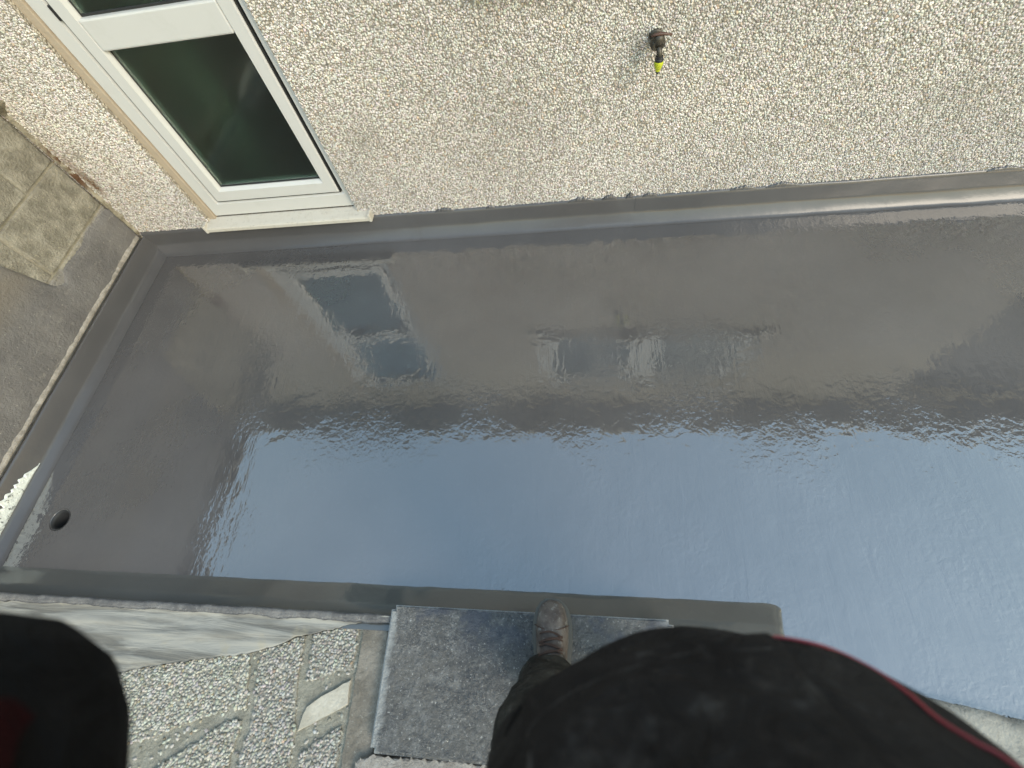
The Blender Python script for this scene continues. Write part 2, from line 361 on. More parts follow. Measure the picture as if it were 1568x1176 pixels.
# ------------------------------------------------------------------ kerb on the photographer's side
def build_kerb():
    k = empty('coated_kerb', (-.8, .04, 0))
    tag(k, 'low grey coated kerb along the near edge of the floor, ending beside the slab', 'kerb')
    prof = [(.092, .0006), (.085, .003), (.078, .0075), (.041, .036), (.035, .0405), (.028, .044), (.004, .0545), (-.010, .060), (-.022, .063), (-.037, .063)]
    a, b = -2.19, .520; n = 150; V = []; F = []; q = len(prof)
    for i in range(n + 1):
        x = a + (b - a) * i / n
        for j, (y, z) in enumerate(prof):
            wv = .0022 * (nz(x * 6, j * .3, 2) + .5 * nz(x * 22, j * .5, 5))
            V.append((x, y + wv, max(.0004, z + (wv * .7 if 0 < j else 0))))
    base = len(V)
    # rounded nose at the right-hand end
    m = 10
    for s_ in range(1, m + 1):
        an = math.pi / 2 * s_ / m
        for j, (y, z) in enumerate(prof):
            V.append((b + .045 * math.sin(an) * (1 - .45 * (z / .08)) , y - (y + .06) * .10 * (1 - math.cos(an)) * (1 if y > 0 else 0), max(-.002, z * math.cos(an) ** .6 if s_ < m else -.002)))
    for i in range(n + m):
        for j in range(q - 1):
            F.append((i * q + j, i * q + j + 1, (i + 1) * q + j + 1, (i + 1) * q + j))
    o = mesh('kerb_coating', [Vector(v) - Vector((-.8, .04, 0)) for v in V], F, M['coat_kerb'], k, True)
    bm = bmesh.new(); addbox(bm, -2.19 + .8, .50 + .8, -.078, -.046, -.16, .055)
    bmobj('kerb_core', bm, M['concrete'], k)
build_kerb()

# ------------------------------------------------------------------ pebble makers
def pebbles(name, P, N, T, B, rad, hgt, col, mat, parent, k=5):
    """low polygon half-stones: P centres, N normal, T/B tangents; rad/hgt per stone; col per stone"""
    n = len(P); ang = np.linspace(0, 2 * np.pi, k, endpoint=False)
    ph = RNG.uniform(0, 6.28, n); el = RNG.uniform(.72, 1.35, n); rot = RNG.uniform(0, 6.28, n)
    tilt = RNG.normal(0, .28, (n, 2))
    a = ang[None] + ph[:, None]
    jit = RNG.uniform(.8, 1.2, (n, k))
    def ring(f, h):
        cx = np.cos(a) * jit * f * rad[:, None] * el[:, None]; cy = np.sin(a) * jit * f * rad[:, None] / el[:, None]
        x = cx * np.cos(rot)[:, None] - cy * np.sin(rot)[:, None]; y = cx * np.sin(rot)[:, None] + cy * np.cos(rot)[:, None]
        z = hgt[:, None] * h + x * tilt[:, :1] * h + y * tilt[:, 1:] * h
        return P[:, None] + x[..., None] * T + y[..., None] * B + z[..., None] * N
    r0 = ring(1.0, -.15); r1 = ring(.80, .68); top = (P + N * hgt[:, None])[:, None]
    V = np.concatenate([r0, r1, top], 1); nv = 2 * k + 1
    base = (np.arange(n) * nv)[:, None]
    i = np.arange(k); j = (i + 1) % k
    quads = np.stack([i, j, k + j, k + i], 1); tris = np.stack([k + i, k + j, np.full(k, 2 * k)], 1)
    Q = (base[:, :, None] + quads[None]).reshape(-1, 4); Tt = (base[:, :, None] + tris[None]).reshape(-1, 3)
    me = bpy.data.meshes.new(name)
    me.vertices.add(n * nv); me.vertices.foreach_set('co', V.reshape(-1).astype(np.float32))
    loops = np.concatenate([Q.reshape(-1), Tt.reshape(-1)]).astype(np.int32)
    me.loops.add(len(loops)); me.loops.foreach_set('vertex_index', loops)
    st = np.concatenate([np.arange(len(Q)) * 4, len(Q) * 4 + np.arange(len(Tt)) * 3]).astype(np.int32)
    me.polygons.add(len(st)); me.polygons.foreach_set('loop_start', st)
    me.polygons.foreach_set('use_smooth', np.ones(len(st), bool))
    me.update(calc_edges=True)
    at = me.attributes.new('tone', 'FLOAT_COLOR', 'POINT')
    cc = np.ones((n, nv, 4), np.float32); cc[..., :3] = col[:, None]
    at.data.foreach_set('color', cc.reshape(-1))
    me.materials.append(mat)
    o = bpy.data.objects.new(name, me); link(o, parent); tag(o, kind='stuff'); return o
def jitter_grid(x0, x1, y0, y1, s):
    nx = int((x1 - x0) / s); ny = int((y1 - y0) / (s * .866))
    X, Y = np.meshgrid(np.arange(nx), np.arange(ny)); X = X + .5 * (Y % 2)
    p = np.stack([x0 + X * s, y0 + Y * s * .866], -1).reshape(-1, 2)
    return p + RNG.normal(0, s * .22, p.shape)
def stone_cols(n, base, spread=.22):
    v = np.clip(RNG.normal(1, spread, (n, 1)), .35, 1.45); hue = RNG.normal(0, .035, (n, 3))
    c = np.array(base)[None] * v * (1 + hue)
    g = RNG.random(n); c[g < .13] = c[g < .13] * np.array([.62, .59, .54]); c[g > .97] = c[g > .97] * np.array([.85, .72, .58])
    return np.clip(c, .02, .82)

# ------------------------------------------------------------------ house
def build_house():
    h = empty('house', (0, WY, 0)); tag(h, 'house wall of cream pebbledash with white windows beside the grey floor', 'house')
    off = Vector((0, WY, 0))
    def hb(name, x0, x1, y0, y1, z0, z1, mat, parent=h, bev=0.0, seg=2):
        o = box(name, x0, x1, y0 - WY, y1 - WY, z0, z1, mat, parent, bev, seg); return o
    top = 2.06
    openings = [(-1.785, -1.008, .150, 1.64), (-.25, 1.15, .95, 1.64), (2.35, 3.25, .13, 1.80)]
    # wall = solid with openings cut as a grid of cells
    xs = sorted({WX0, WX1, *[o[0] for o in openings], *[o[1] for o in openings]})
    zs = sorted({-.3, top, *[o[2] for o in openings], *[o[3] for o in openings]})
    bm = bmesh.new()
    solid = {}
    for i in range(len(xs) - 1):
        for j in range(len(zs) - 1):
            cx, cz = (xs[i] + xs[i + 1]) / 2, (zs[j] + zs[j + 1]) / 2
            solid[i, j] = not any(a < cx < b and c < cz < d for a, b, c, d in openings)
    vd = {}
    def V(x, y, z):
        key = (round(x, 4), round(y, 4), round(z, 4))
        if key not in vd: vd[key] = bm.verts.new(key)
        return vd[key]
    D = .26
    for (i, j), s in solid.items():
        if not s: continue
        x0, x1, z0, z1 = xs[i], xs[i + 1], zs[j], zs[j + 1]
        bm.faces.new((V(x0, 0, z0), V(x1, 0, z0), V(x1, 0, z1), V(x0, 0, z1)))
        bm.faces.new((V(x0, D, z0), V(x0, D, z1), V(x1, D, z1), V(x1, D, z0)))
        for di, dj, q in ((-1, 0, (x0, z0, x0, z1)), (1, 0, (x1, z0, x1, z1)), (0, -1, (x0, z0, x1, z0)), (0, 1, (x0, z1, x1, z1))):
            if not solid.get((i + di, j + dj), False):
                a, b, c, d = q; bm.faces.new((V(a, 0, b), V(c, 0, d), V(c, D, d), V(a, D, b)))
    bmobj('wall', bm, M['dash'], h)
    # bed coat behind the individually built stones (the part of the wall near the camera)
    bx0, bx1, bz0, bz1 = -2.30, 2.30, .10, 1.22
    cells = [(bx0, -1.785, bz0, bz1), (-1.008, -.25, bz0, bz1), (-.25, 1.15, bz0, .95), (1.15, bx1, bz0, bz1), (-1.785, -1.008, bz0, .150)]
    Vb = []; Fb = []
    for a, b, c, d in cells:
        k = len(Vb); Vb += [(a, -.0015, c), (b, -.0015, c), (b, -.0015, d), (a, -.0015, d)]; Fb.append((k, k + 1, k + 2, k + 3))
    mesh('bed_coat', Vb, Fb, M['bed'], h)
    p = jitter_grid(bx0, bx1, bz0 + .01, bz1, .0073)
    keep = np.ones(len(p), bool)
    for a, b, c, d in openings: keep &= ~((p[:, 0] > a - .001) & (p[:, 0] < b + .001) & (p[:, 1] > c - .002) & (p[:, 1] < d + .001))
    keep &= RNG.random(len(p)) > .05
    p = p[keep]; n = len(p)
    P = np.stack([p[:, 0], np.full(n, -.001), p[:, 1]], 1)
    col = stone_cols(n, (.480, .450, .420), .18)
    # weathering: greyer low down where rain splashes, patchy; rust run in the corner
    lo = np.clip((.55 - p[:, 1]) / .45, 0, 1)[:, None]; col = col * (1 - .10 * lo) + np.array([.0, .005, .02]) * lo
    pt = np.array([nz(x * 2.1, z * 2.1, 3.3) for x, z in p])[:, None]; col *= 1 + .16 * pt
    rs = np.array([nz(x * 20, z * 9, 8.3) for x, z in p])
    dx = p[:, 0] + 2.185 - .012 * rs
    st = np.clip(1.35 - np.abs(dx - .014) / .026, 0, 1) * np.clip((p[:, 1] - .33) / .06, 0, 1) * np.clip((.66 - p[:, 1]) / .08, 0, 1) * np.clip(.75 + rs, 0, 1)
    st2 = np.clip(1 - np.hypot((p[:, 0] + 2.10) / .04, (p[:, 1] - .545) / .03), 0, 1) * .8
    col = col * (1 - st[:, None]) + np.array([.10, .055, .027]) * st[:, None]; col = col * (1 - st2[:, None]) + np.array([.17, .16, .13]) * st2[:, None]
    # a dirty patch left of centre, drips below the tap, splash marks near the coating
    def blot(x, z, rx, rz, amt): 
        d = np.hypot((p[:, 0] - x) / rx, (p[:, 1] - z) / rz) + .45 * rs
        return (np.clip(1 - d, 0, 1) * amt)[:, None]
    for b_ in ((-.80, .50, .10, .09, .5), (-.62, .46, .14, .05, .25), (.27, .52, .035, .20, .16), (.22, .72, .06, .05, .30), (.95, .38, .12, .05, .22), (1.3, .45, .2, .1, .2), (-.3, .8, .25, .12, .08)):
        m_ = blot(*b_); col = col * (1 - m_) + np.array([.20, .18, .15]) * m_
    col = np.clip(col, .02, .8)
    pebbles('pebbledash_stones', P, np.array([0, -1, 0.]), np.array([1., 0, 0]), np.array([0, 0, 1.]), RNG.uniform(.0031, .0054, n), RNG.uniform(.0018, .0048, n), col, M['pebble'], h)
    # ---- windows
    def rail(bm, x0, x1, z0, z1, y0, y1, bev=.004): addbox(bm, x0, x1, y0 - WY, y1 - WY, z0, z1, bev, 2)
    def ring(name, x0, x1, z0, z1, wl, wr, wb, wt, y0, y1, parent, mat=M['upvc'], bev=.004):
        """mitred rectangular frame with bevelled front"""
        bm = bmesh.new(); O = [(x0, z0), (x1, z0), (x1, z1), (x0, z1)]; I = [(x0 + wl, z0 + wb), (x1 - wr, z0 + wb), (x1 - wr, z1 - wt), (x0 + wl, z1 - wt)]
        b = bev; OB = [(x0 + b, z0 + b), (x1 - b, z0 + b), (x1 - b, z1 - b), (x0 + b, z1 - b)]
        IB = [(I[0][0] - 2 * b, I[0][1] - 2 * b), (I[1][0] + 2 * b, I[1][1] - 2 * b), (I[2][0] + 2 * b, I[2][1] + 2 * b), (I[3][0] - 2 * b, I[3][1] + 2 * b)]
        L = [[bm.verts.new((x, y - WY, z)) for x, z in pts] for pts, y in ((O, y1), (O, y0 + b), (OB, y0), (IB, y0), (I, y0 + 3 * b), (I, y1))]
        for A, B in list(zip(L, L[1:])) + [(L[-1], L[0])]:
            for i in range(4): bm.faces.new((A[i], A[(i + 1) % 4], B[(i + 1) % 4], B[i]))
        return bmobj(name, bm, mat, parent)
    w1 = empty('window'); w1.parent = h; w1['label'] = 'tall white plastic window with two dark panes above a dirty sill'
    Y = 1.700
    ring('outer_frame', -1.752, -1.018,   .163, 1.625, .069, .035, .077, .069, Y, Y + .07, w1, bev=.005)
    ring('sash', -1.676, -1.060, .247, 1.550, .060, .060, .064, .060, Y - .006, Y + .055, w1, bev=.005)
    ring('gasket', -1.682, -1.054, .241, 1.556, .012, .012, .012, .012, Y + .002, Y + .04, w1, M['gasket'], .001)
    bm = bmesh.new(); rail(bm, -1.622, -1.114, .886, .982, Y - .0062, Y + .05, .006); bmobj('mid_rail', bm, M['upvc'], w1)
    for z0, z1 in ((.304, .892), (.976, 1.497)):
        bm = bmesh.new(); rail(bm, -1.625, -1.111, z0, z1, Y + .018, Y + .024, 0); bmobj('pane', bm, M['glass'], w1)
        bm = bmesh.new(); rail(bm, -1.624, -1.112, z0 + .001, z1 - .001, Y + .036, Y + .040, 0); bmobj('inner_pane', bm, M['frost'], w1)
        ring('pane_seal', -1.624, -1.112, z0 + .002, z1 - .002, .012, .012, .012, .012, Y + .0145, Y + .018, w1, M['gasket'], .001)
    # friction hinge glimpsed in the gap
    bm = bmesh.new(); rail(bm, -1.688, -1.672, .985, 1.03, Y - .004, Y + .02, .003); bmobj('hinge', bm, M['black'], w1)
    # sill with sloping top and drip nose
    prof = [(1.705, .158), (1.700, .1595), (1.646, .149), (1.637, .146), (1.634, .141), (1.634, .126), (1.637, .123), (1.644, .1235), (1.646, .130), (1.664, .130), (1.705, .130)]
    V = []; F = []; k = len(prof)
    for x in (-1.800, -1.796, -1.4, -.950, -.946):
        for y, z in prof: V.append((x, y - WY, z))
    for i in range(4):
        for j in range(k): F.append((i * k + j, i * k + (j + 1) % k, (i + 1) * k + (j + 1) % k, (i + 1) * k + j))
    F += [tuple(range(k)), tuple(range(4 * k, 5 * k))[::-1]]
    sl = mesh('sill', V, F, M['sill'], w1)
    for x0, x1 in ((-1.806, -1.793), (-.953, -.940)):
        bm = bmesh.new(); rail(bm, x0, x1, .1215, .1615, 1.6315, 1.672, .0025); bmobj('sill_cap', bm, M['sill'], w1)
    # brown sealant in the left reveal
    bm = bmesh.new(); rail(bm, -1.786, -1.751, .155, 1.64, 1.690, 1.74, .003)
    bmobj('sealant', bm, M['mastic'], w1)
    bm = bmesh.new(); rail(bm, -1.0185, -1.006, .155, 1.64, 1.681, 1.74, .003); bmobj('trim', bm, M['upvc'], w1)
    bm = bmesh.new(); rail(bm, -1.752, -1.018, 1.624, 1.642, 1.684, 1.74, .003); bmobj('head_trim', bm, M['upvc'], w1)
    # second window over the tap, and a glazed door further along (only their reflections reach the photo)
    w2 = empty('window'); w2.parent = h; w2['label'] = 'wide white window above the garden tap'
    ring('outer_frame', -.25, 1.15, .95, 1.64, .06, .06, .06, .06, Y, Y + .07, w2)
    bm = bmesh.new(); rail(bm, .42, .48, 1.01, 1.58, Y, Y + .06); bmobj('mullion', bm, M['upvc'], w2)
    for x0, x1 in ((-.19, .42), (.48, 1.09)):
        ring('sash', x0, x1, 1.01, 1.58, .05, .05, .05, .05, Y - .004, Y + .05, w2)
        bm = bmesh.new(); rail(bm, x0 + .045, x1 - .045, 1.055, 1.535, Y + .02, Y + .026, 0); bmobj('pane', bm, M['frost'], w2)
    bm = bmesh.new(); rail(bm, -.29, 1.19, .92, .948, 1.63, 1.74, .004); bmobj('sill', bm, M['sill'], w2)
    d = empty('door'); d.parent = h; d['label'] = 'dark panelled door at the far right end of the wall'
    ring('frame', 2.35, 3.25, .13, 1.80, .06, .06, .05, .06, Y, Y + .07, d, M['doordark'])
    ring('leaf', 2.41, 3.19, .18, 1.74, .09, .09, .16, .09, Y - .004, Y + .05, d, M['doordark'])
    bm = bmesh.new(); rail(bm, 2.49, 3.11, .33, 1.66, Y + .012, Y + .03, .004); bmobj('panel', bm, M['doordark'], d)
    bm = bmesh.new(); rail(bm, 3.125, 3.15, .95, 1.10, Y - .02, Y - .004, .004); bmobj('handle', bm, M['black'], d)
    # room behind the glass
    bm = bmesh.new()
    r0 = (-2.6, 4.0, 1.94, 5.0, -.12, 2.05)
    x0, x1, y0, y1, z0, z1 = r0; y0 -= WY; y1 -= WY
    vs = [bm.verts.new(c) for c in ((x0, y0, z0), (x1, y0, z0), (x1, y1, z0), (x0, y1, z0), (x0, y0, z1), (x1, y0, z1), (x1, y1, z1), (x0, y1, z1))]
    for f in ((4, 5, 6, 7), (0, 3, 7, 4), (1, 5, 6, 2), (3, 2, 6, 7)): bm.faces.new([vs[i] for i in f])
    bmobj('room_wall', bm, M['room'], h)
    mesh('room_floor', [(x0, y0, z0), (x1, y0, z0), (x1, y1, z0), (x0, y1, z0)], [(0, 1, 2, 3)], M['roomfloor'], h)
    # curtain hanging inside, left of the window
    def curtain(xa, xb, yy):
        V = []; F = []; n = 60
        for i in range(n + 1):
            x = xa + (xb - xa) * i / n
            for z in (0.0, 1.95): V.append((x, yy - WY + .006 * math.sin(i * .25) + .002 * math.sin(i * .9), z))
        F = [(2 * i, 2 * i + 2, 2 * i + 3, 2 * i + 1) for i in range(n)]
        mesh('curtain', V, F, M['curtain'], h, True)
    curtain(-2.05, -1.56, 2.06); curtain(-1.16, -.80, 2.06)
    # eaves: fascia, gutter, roof
    hb('soffit', WX0, WX1, 1.56, WY - .002, 2.02, 2.035, M['upvc'])
    hb('fascia', WX0, WX1, 1.545, 1.5595, 1.985, 2.15, M['upvc'])
    V = []; F = []; n = 10
    for x in (WX0, WX1):
        for i in range(n + 1):
            a = math.pi + math.pi * i / n; V.append((x, 1.49 + .052 * math.cos(a) - WY, 2.07 + .052 * math.sin(a)))
        for i in range(n + 1):
            a = 2 * math.pi - math.pi * i / n; V.append((x, 1.49 + .048 * math.cos(a) - WY, 2.07 + .048 * math.sin(a)))
    q = 2 * (n + 1); F = [(i, (i + 1) % q, q + (i + 1) % q, q + i) for i in range(q)]
    mesh('gutter', V, F, M['upvc'], h)
    V = []; F = []
    for k in range(11):
        y = 1.50 + k * .28; z = 2.15 + k * .28 * .55; b = len(V)
        V += [(WX0, y - WY, z), (WX1, y - WY, z), (WX1, y + .31 - WY, z + .31 * .55 - .012), (WX0, y + .31 - WY, z + .31 * .55 - .012), (WX0, y - WY, z - .022), (WX1, y - WY, z - .022)]
        F += [(b, b + 1, b + 2, b + 3), (b + 4, b + 5, b + 1, b)]
    mesh('roof', V, F, M['roof_tile'], h)
build_house()

# ------------------------------------------------------------------ retaining wall on the left
def build_left_wall():
    t = empty('block_wall', (-2.31, .6, 0)); tag(t, 'concrete block retaining wall on the left, painted grey along its foot', 'wall')
    off = Vector((-2.31, .6, 0))
    fx = -2.224
    y0, y1 = -.9, WY - .012
    def b(name, *a, mat, bev=.004): 
        x0, x1, ya, yb, z0, z1 = a
        return box(name, x0 - off.x, x1 - off.x, ya - off.y, yb - off.y, z0, z1, mat, t, bev)
    b('mortar_core', -2.42, fx - .006, y0, y1, -.16, .985, mat=M['mortar'], bev=0)
    course = [(-.14, .083), (.092, .308), (.317, .533), (.542, .758), (.767, .983)]
    protos = {}
    for ci, (z0, z1) in enumerate(course):
        y = y1 - (.003 if ci % 2 == 0 else .003); first = True
        while y > y0:
            L = .44
            if first: L = .20 + .24 * ((ci + 1) % 2) if ci != 2 else .43
            first = False
            ya = max(y0, y - L)
            if y - ya > .05:
                key = round(y - ya, 3)
                o = b('block', -2.40, fx + random.uniform(-.002, .002), ya, y, z0, z1, mat=M['block'], bev=.006)
                # knock the arrises about a little
                for v in o.data.vertices:
                    wv = .0022 * nz(v.co.x * 30 + ci, v.co.y * 25, v.co.z * 25); v.co.x += wv; v.co.z += wv * .6
            y = ya - .009
    b('coping', -2.46, -2.15, y0, y1, .985, 1.045, mat=M['concrete'], bev=.008)
    # grey painted render coat over the lower courses, with a torn upper edge
    V = []; F = []; n = 220; q = 10
    for i in range(n + 1):
        y = -.6 + (y1 + .6 - .004) * i / n
        s_ = max(0, min(1, (1.19 - y) / .07)); s_ = s_ * s_ * (3 - 2 * s_)
        r_ = max(0, min(1, (1.13 - y) / .10)); top = .300 + .20 * s_ + .45 * r_ * r_ * (3 - 2 * r_) + .022 * nz(y * 5, 1.9) + .012 * nz(y * 22, 3.3) + .006 * nz(y * 80, 5.1) - .035 * max(0, 1 - abs(y - 1.22) / .05)
        for k in range(q):
            u = k / (q - 1); z = .10 + (top - .10) * u
            V.append((fx + (.0065 if k < q - 1 else -.001) + .0022 * nz(y * 5, z * 7, 4) + .001 * nz(y * 20, z * 20, 1) - off.x, y - off.y, z))
    for i in range(n):
        for k in range(q - 1): F.append((i * q + k, (i + 1) * q + k, (i + 1) * q + k + 1, i * q + k + 1))
    mesh('painted_render', V, F, M['painted'], t, True)
    # ragged bare render above the board
    V = []; F = []; n = 130
    prof = 6
    for i in range(n + 1):
        y = -.02 + 1.67 * i / n
        hgt = .034 + .016 * nz(y * 7, 1.1) + .010 * nz(y * 26, 2.2) + .006 * nz(y * 70, 4)
        dep = .017 + .005 * nz(y * 15, 6.6) + .004 * nz(y * 60, 3)
        for k in range(prof):
            u = k / (prof - 1)
            V.append((fx + dep * math.sin(math.pi * min(1, u * 1.0 + .25)) * (1 - .75 * u) - off.x, y - off.y, .1085 + hgt * u))
    for i in range(n):
        for k in range(prof - 1): F.append((i * prof + k, (i + 1) * prof + k, (i + 1) * prof + k + 1, i * prof + k + 1))
    mesh('render_fillet', V, F, M['pale_render'], t, True)
    # mortar squeezed into the corner with the house, and the lump at its top
    V = []; F = []; n = 90; q = 7
    for i in range(n + 1):
        z = .12 + .80 * i / n; r = .032 + .014 * nz(z * 14, 3.1) + .008 * nz(z * 45, 7.1) + (.055 * max(0, 1 - abs(z - .79) / .06))
        for k in range(q):
            a = math.radians(-90 + 90 * k / (q - 1)); rr = r * (1 + .35 * nz(z * 40, k * .9))
            V.append((fx + .0 + rr * (1 + math.sin(a)) * .75 - off.x if k else fx - .01 - off.x, y1 + .012 - rr * (1 - abs(math.sin(a))) * .0 - rr * math.cos(a) * .6 - off.y if k < q - 1 else y1 + .011 - off.y, z))
    for i in range(n):
        for k in range(q - 1): F.append((i * q + k, i * q + k + 1, (i + 1) * q + k + 1, (i + 1) * q + k))
    mesh('corner_mortar', V, F, M['corner'], t, True)
n = NT('corner_mortar'); x, y, z = n.sep()
c = n.mix(n.sstep(n.noise(35, 5, .7), .35, .65), (.16, .14, .10), (.27, .245, .19))
band = n.math('MULTIPLY', n.sstep(z, .36, .44), n.sstep(z, .64, .55)); band = n.math('MULTIPLY', band, n.sstep(n.noise(22, 4), .36, .52))
M['corner'] = n.set(Base_Color=n.mix(band, c, (.085, .042, .02)), Roughness=.9, Normal=n.bump(n.noise(80, 5, .7), .008))
build_left_wall()
rg = box('raised_ground', -9, -2.44, -6, WY - .005, -.16, .95, M['grass']); tag(rg, 'raised grassy ground held behind the block wall', kind='structure')

def build_sky_blocker():  # unseen roofed block, added to keep sky light off the left floor
    t = empty('sky_blocker', (-5.2, -2.6, .95)); tag(t, 'unseen dark roofed block added on the raised ground to cut sky light from the left', 'light_blocker')
    box('wall', -1.9, 1.9, -3.6, 3.6, -.1, 1.05, M['brown_mortar'], t, .01)
    V = [(2.05, -3.8, 1.02), (2.05, 3.8, 1.02), (0, 3.8, 2.35), (0, -3.8, 2.35), (-2.05, 3.8, 1.02), (-2.05, -3.8, 1.02), (2.05, -3.8, 1.12), (2.05, 3.8, 1.12), (0, 3.8, 2.47), (0, -3.8, 2.47), (-2.05, 3.8, 1.12), (-2.05, -3.8, 1.12)]
    mesh('roof', V, [(0, 1, 2, 3), (3, 2, 4, 5), (6, 9, 8, 7), (9, 11, 10, 8), (0, 6, 7, 1), (5, 4, 10, 11), (1, 7, 8, 2), (2, 8, 10, 4), (0, 3, 9, 6), (3, 5, 11, 9)], M['roof_tile'], t)
build_sky_blocker()
# ------------------------------------------------------------------ near left: ledge, pebble panels, slab
def poly_prism(name, pts, z0, z1, mat, parent=None, origin=(0, 0, 0), bev=.0, sub=0, rough=0.0, seed=0):
    ox, oy, oz = origin; bm = bmesh.new()
    if sub:
        q = []
        for i, a in enumerate(pts):
            b = pts[(i + 1) % len(pts)]; L = math.hypot(b[0] - a[0], b[1] - a[1]); k = max(1, int(L / sub))
            for j in range(k):
                x = a[0] + (b[0] - a[0]) * j / k; y = a[1] + (b[1] - a[1]) * j / k
                q.append((x + rough * nz(x * 40, y * 40, seed), y + rough * nz(x * 40, y * 40, seed + 9)))
        pts = q
    tv = [bm.verts.new((x - ox, y - oy, z1 - oz)) for x, y in pts]; bv = [bm.verts.new((x - ox, y - oy, z0 - oz)) for x, y in pts]
    f = bm.faces.new(tv); n = len(pts)
    for i in range(n): bm.faces.new((tv[i], bv[i], bv[(i + 1) % n], tv[(i + 1) % n]))
    if bev:
        es = [e for e in f.edges]; bmesh.ops.bevel(bm, geom=es, offset=bev, segments=2, profile=.5, affect='EDGES')
    return bmobj(name, bm, mat, parent)
def heightfield(name, x0, x1, ylo, yhi, zf, mat, parent=None, nx=110, ny=24):
    """top skin between curves ylo(x), yhi(x) with height zf(x, y), and skirts down to z = -.1"""
    V = []; F = []
    for i in range(nx + 1):
        x = x0 + (x1 - x0) * i / nx; a, b = ylo(x), yhi(x)
        for j in range(ny + 1):
            y = a + (b - a) * j / ny; V.append((x, y, zf(x, y) if 0 < j < ny else (zf(x, y) - .004)))
    for i in range(nx):
        for j in range(ny): F.append((i * (ny + 1) + j, (i + 1) * (ny + 1) + j, (i + 1) * (ny + 1) + j + 1, i * (ny + 1) + j + 1))
    for j in (0, ny):
        b = len(V)
        for i in range(nx + 1): vx = V[i * (ny + 1) + j]; V.append((vx[0], vx[1], -.1))
        for i in range(nx): F.append((i * (ny + 1) + j, (i + 1) * (ny + 1) + j, b + i + 1, b + i))
    return mesh(name, V, F, mat, parent, True)
def build_ledge():
    def ylo(x):
        pts = [(-2.19, -.42), (-1.36, -.178), (-1.0, -.119), (-.82, -.058), (-.642, -.014), (-.56, -.010)]
        for (a, ya), (b, yb) in zip(pts, pts[1:]):
            if x <= b + 1e-6:
                return ya + (yb - ya) * (x - a) / (b - a) + .006 * nz(x * 30, 4.4) + .004 * nz(x * 90, 2)
        return -.01
    def yhi(x): return .001 + .004 * nz(x * 25, 1.7) + .003 * nz(x * 80, 3.3)
    def zf(x, y):
        d = max(0, min(1, (.002 - y) / .03))
        return .0815 - .010 * d + .004 * nz(x * 3, y * 40, .5) + .0025 * nz(x * 9, y * 70, 2.5) - .012 * max(0, -y - .06)
    o = heightfield('concrete_ledge', -2.19, -.565, ylo, yhi, zf, M['trowelled'], None, 170, 40)
    tag(o, 'pale trowelled concrete ledge between the grey kerb and the pebbled paving', 'ledge')
    # darker bare rim right behind the coating
    def ylo2(x): return -.018 + .006 * nz(x * 14, 8.4) + .003 * nz(x * 60, 6.2)
    r = heightfield('rim', -2.19, -.566, ylo2, lambda x: .006 + .003 * nz(x * 30, 5.5), lambda x, y: .0835 + .002 * nz(x * 30, y * 60, 7), M['ledge_dark'], o, 170, 5)
build_ledge()
def build_paving():
    base = mesh('paving', [(-3.0, -2.2, .047), (-.57, -2.2, .047), (-.57, -.004, .047), (-3.0, -.004, .047)], [(0, 1, 2, 3)], M['olive_mortar'])
    tag(base, 'pebble faced paving with smooth mortar bands left of the dark slab', kind='structure')
    A = [(-1.80, -.24), (-1.36, -.165), (-1.010, -.112), (-.972, -.255), (-1.06, -.272), (-1.24, -.345), (-1.80, -.50)]
    B = [(-1.20, -.415), (-1.02, -.290), (-.975, -.283), (-.992, -.60), (-1.55, -.70)]
    Cc = [(-.975, -.108), (-.838, -.062), (-.835, -.19), (-.803, -.305), (-.800, -.62), (-.965, -.60), (-.945, -.262)]
    Dd = [(-.815, -.060), (-.672, -.018), (-.672, -.135), (-.800, -.180)]
    Ff = [(-.775, -.345), (-.672, -.275), (-.652, -.62), (-.775, -.62)]
    E = [(-.785, -.238), (-.668, -.166), (-.664, -.226), (-.797, -.298)]
    for i, p in enumerate((A, B, Cc, Dd, Ff)):
        poly_prism('aggregate_panel', p, .04, .0515, M['bed2'], base, sub=.012, rough=.011, seed=i)
    poly_prism('smooth_panel', E, .04, .0555, M['pale_patch'], base, bev=.003, sub=.02, rough=.003, seed=9)
    poly_prism('mortar_strip', [(-.655, -.018), (-.578, -.008), (-.566, -.33), (-.575, -.62), (-.642, -.62)], .04, .0575, M['brown_mortar'], base, bev=.004, sub=.02, rough=.006, seed=5)
    def inside(p, poly):
        x, y = p[:, 0], p[:, 1]; r = np.zeros(len(p), bool)
        for (x1, y1), (x2, y2) in zip(poly, poly[1:] + poly[:1]):
            c = ((y1 > y) != (y2 > y)) & (x < (x2 - x1) * (y - y1) / (y2 - y1 + 1e-12) + x1); r ^= c
        return r
    p = jitter_grid(-1.8, -.64, -.72, 0, .0086)
    k = np.zeros(len(p), bool)
    for q in (A, B, Cc, Dd, Ff): k |= inside(p, q)
    k &= RNG.random(len(p)) > .06
    stray = ~k & (RNG.random(len(p)) < .10) & (p[:, 0] < -.66) & ~inside(p, E) & (p[:, 1] < -.19 + .33 * (p[:, 0] + 1.36))
    zz = np.where(k, .0525, .0478); k |= stray
    p = p[k]; n = len(p); P = np.stack([p[:, 0], p[:, 1], zz[k]], 1)
    col = stone_cols(n, (.325, .308, .262), .17)
    cool = ((p[:, 0] > -.97))[:, None]; col = np.where(cool, col * np.array([.92, .91, .94]), col)
    pebbles('paving_pebbles', P, np.array([0, 0, 1.]), np.array([1., 0, 0]), np.array([0, 1., 0]), RNG.uniform(.0034, .0064, n), RNG.uniform(.0020, .0048, n), col, M['pebble'], base)
build_paving()
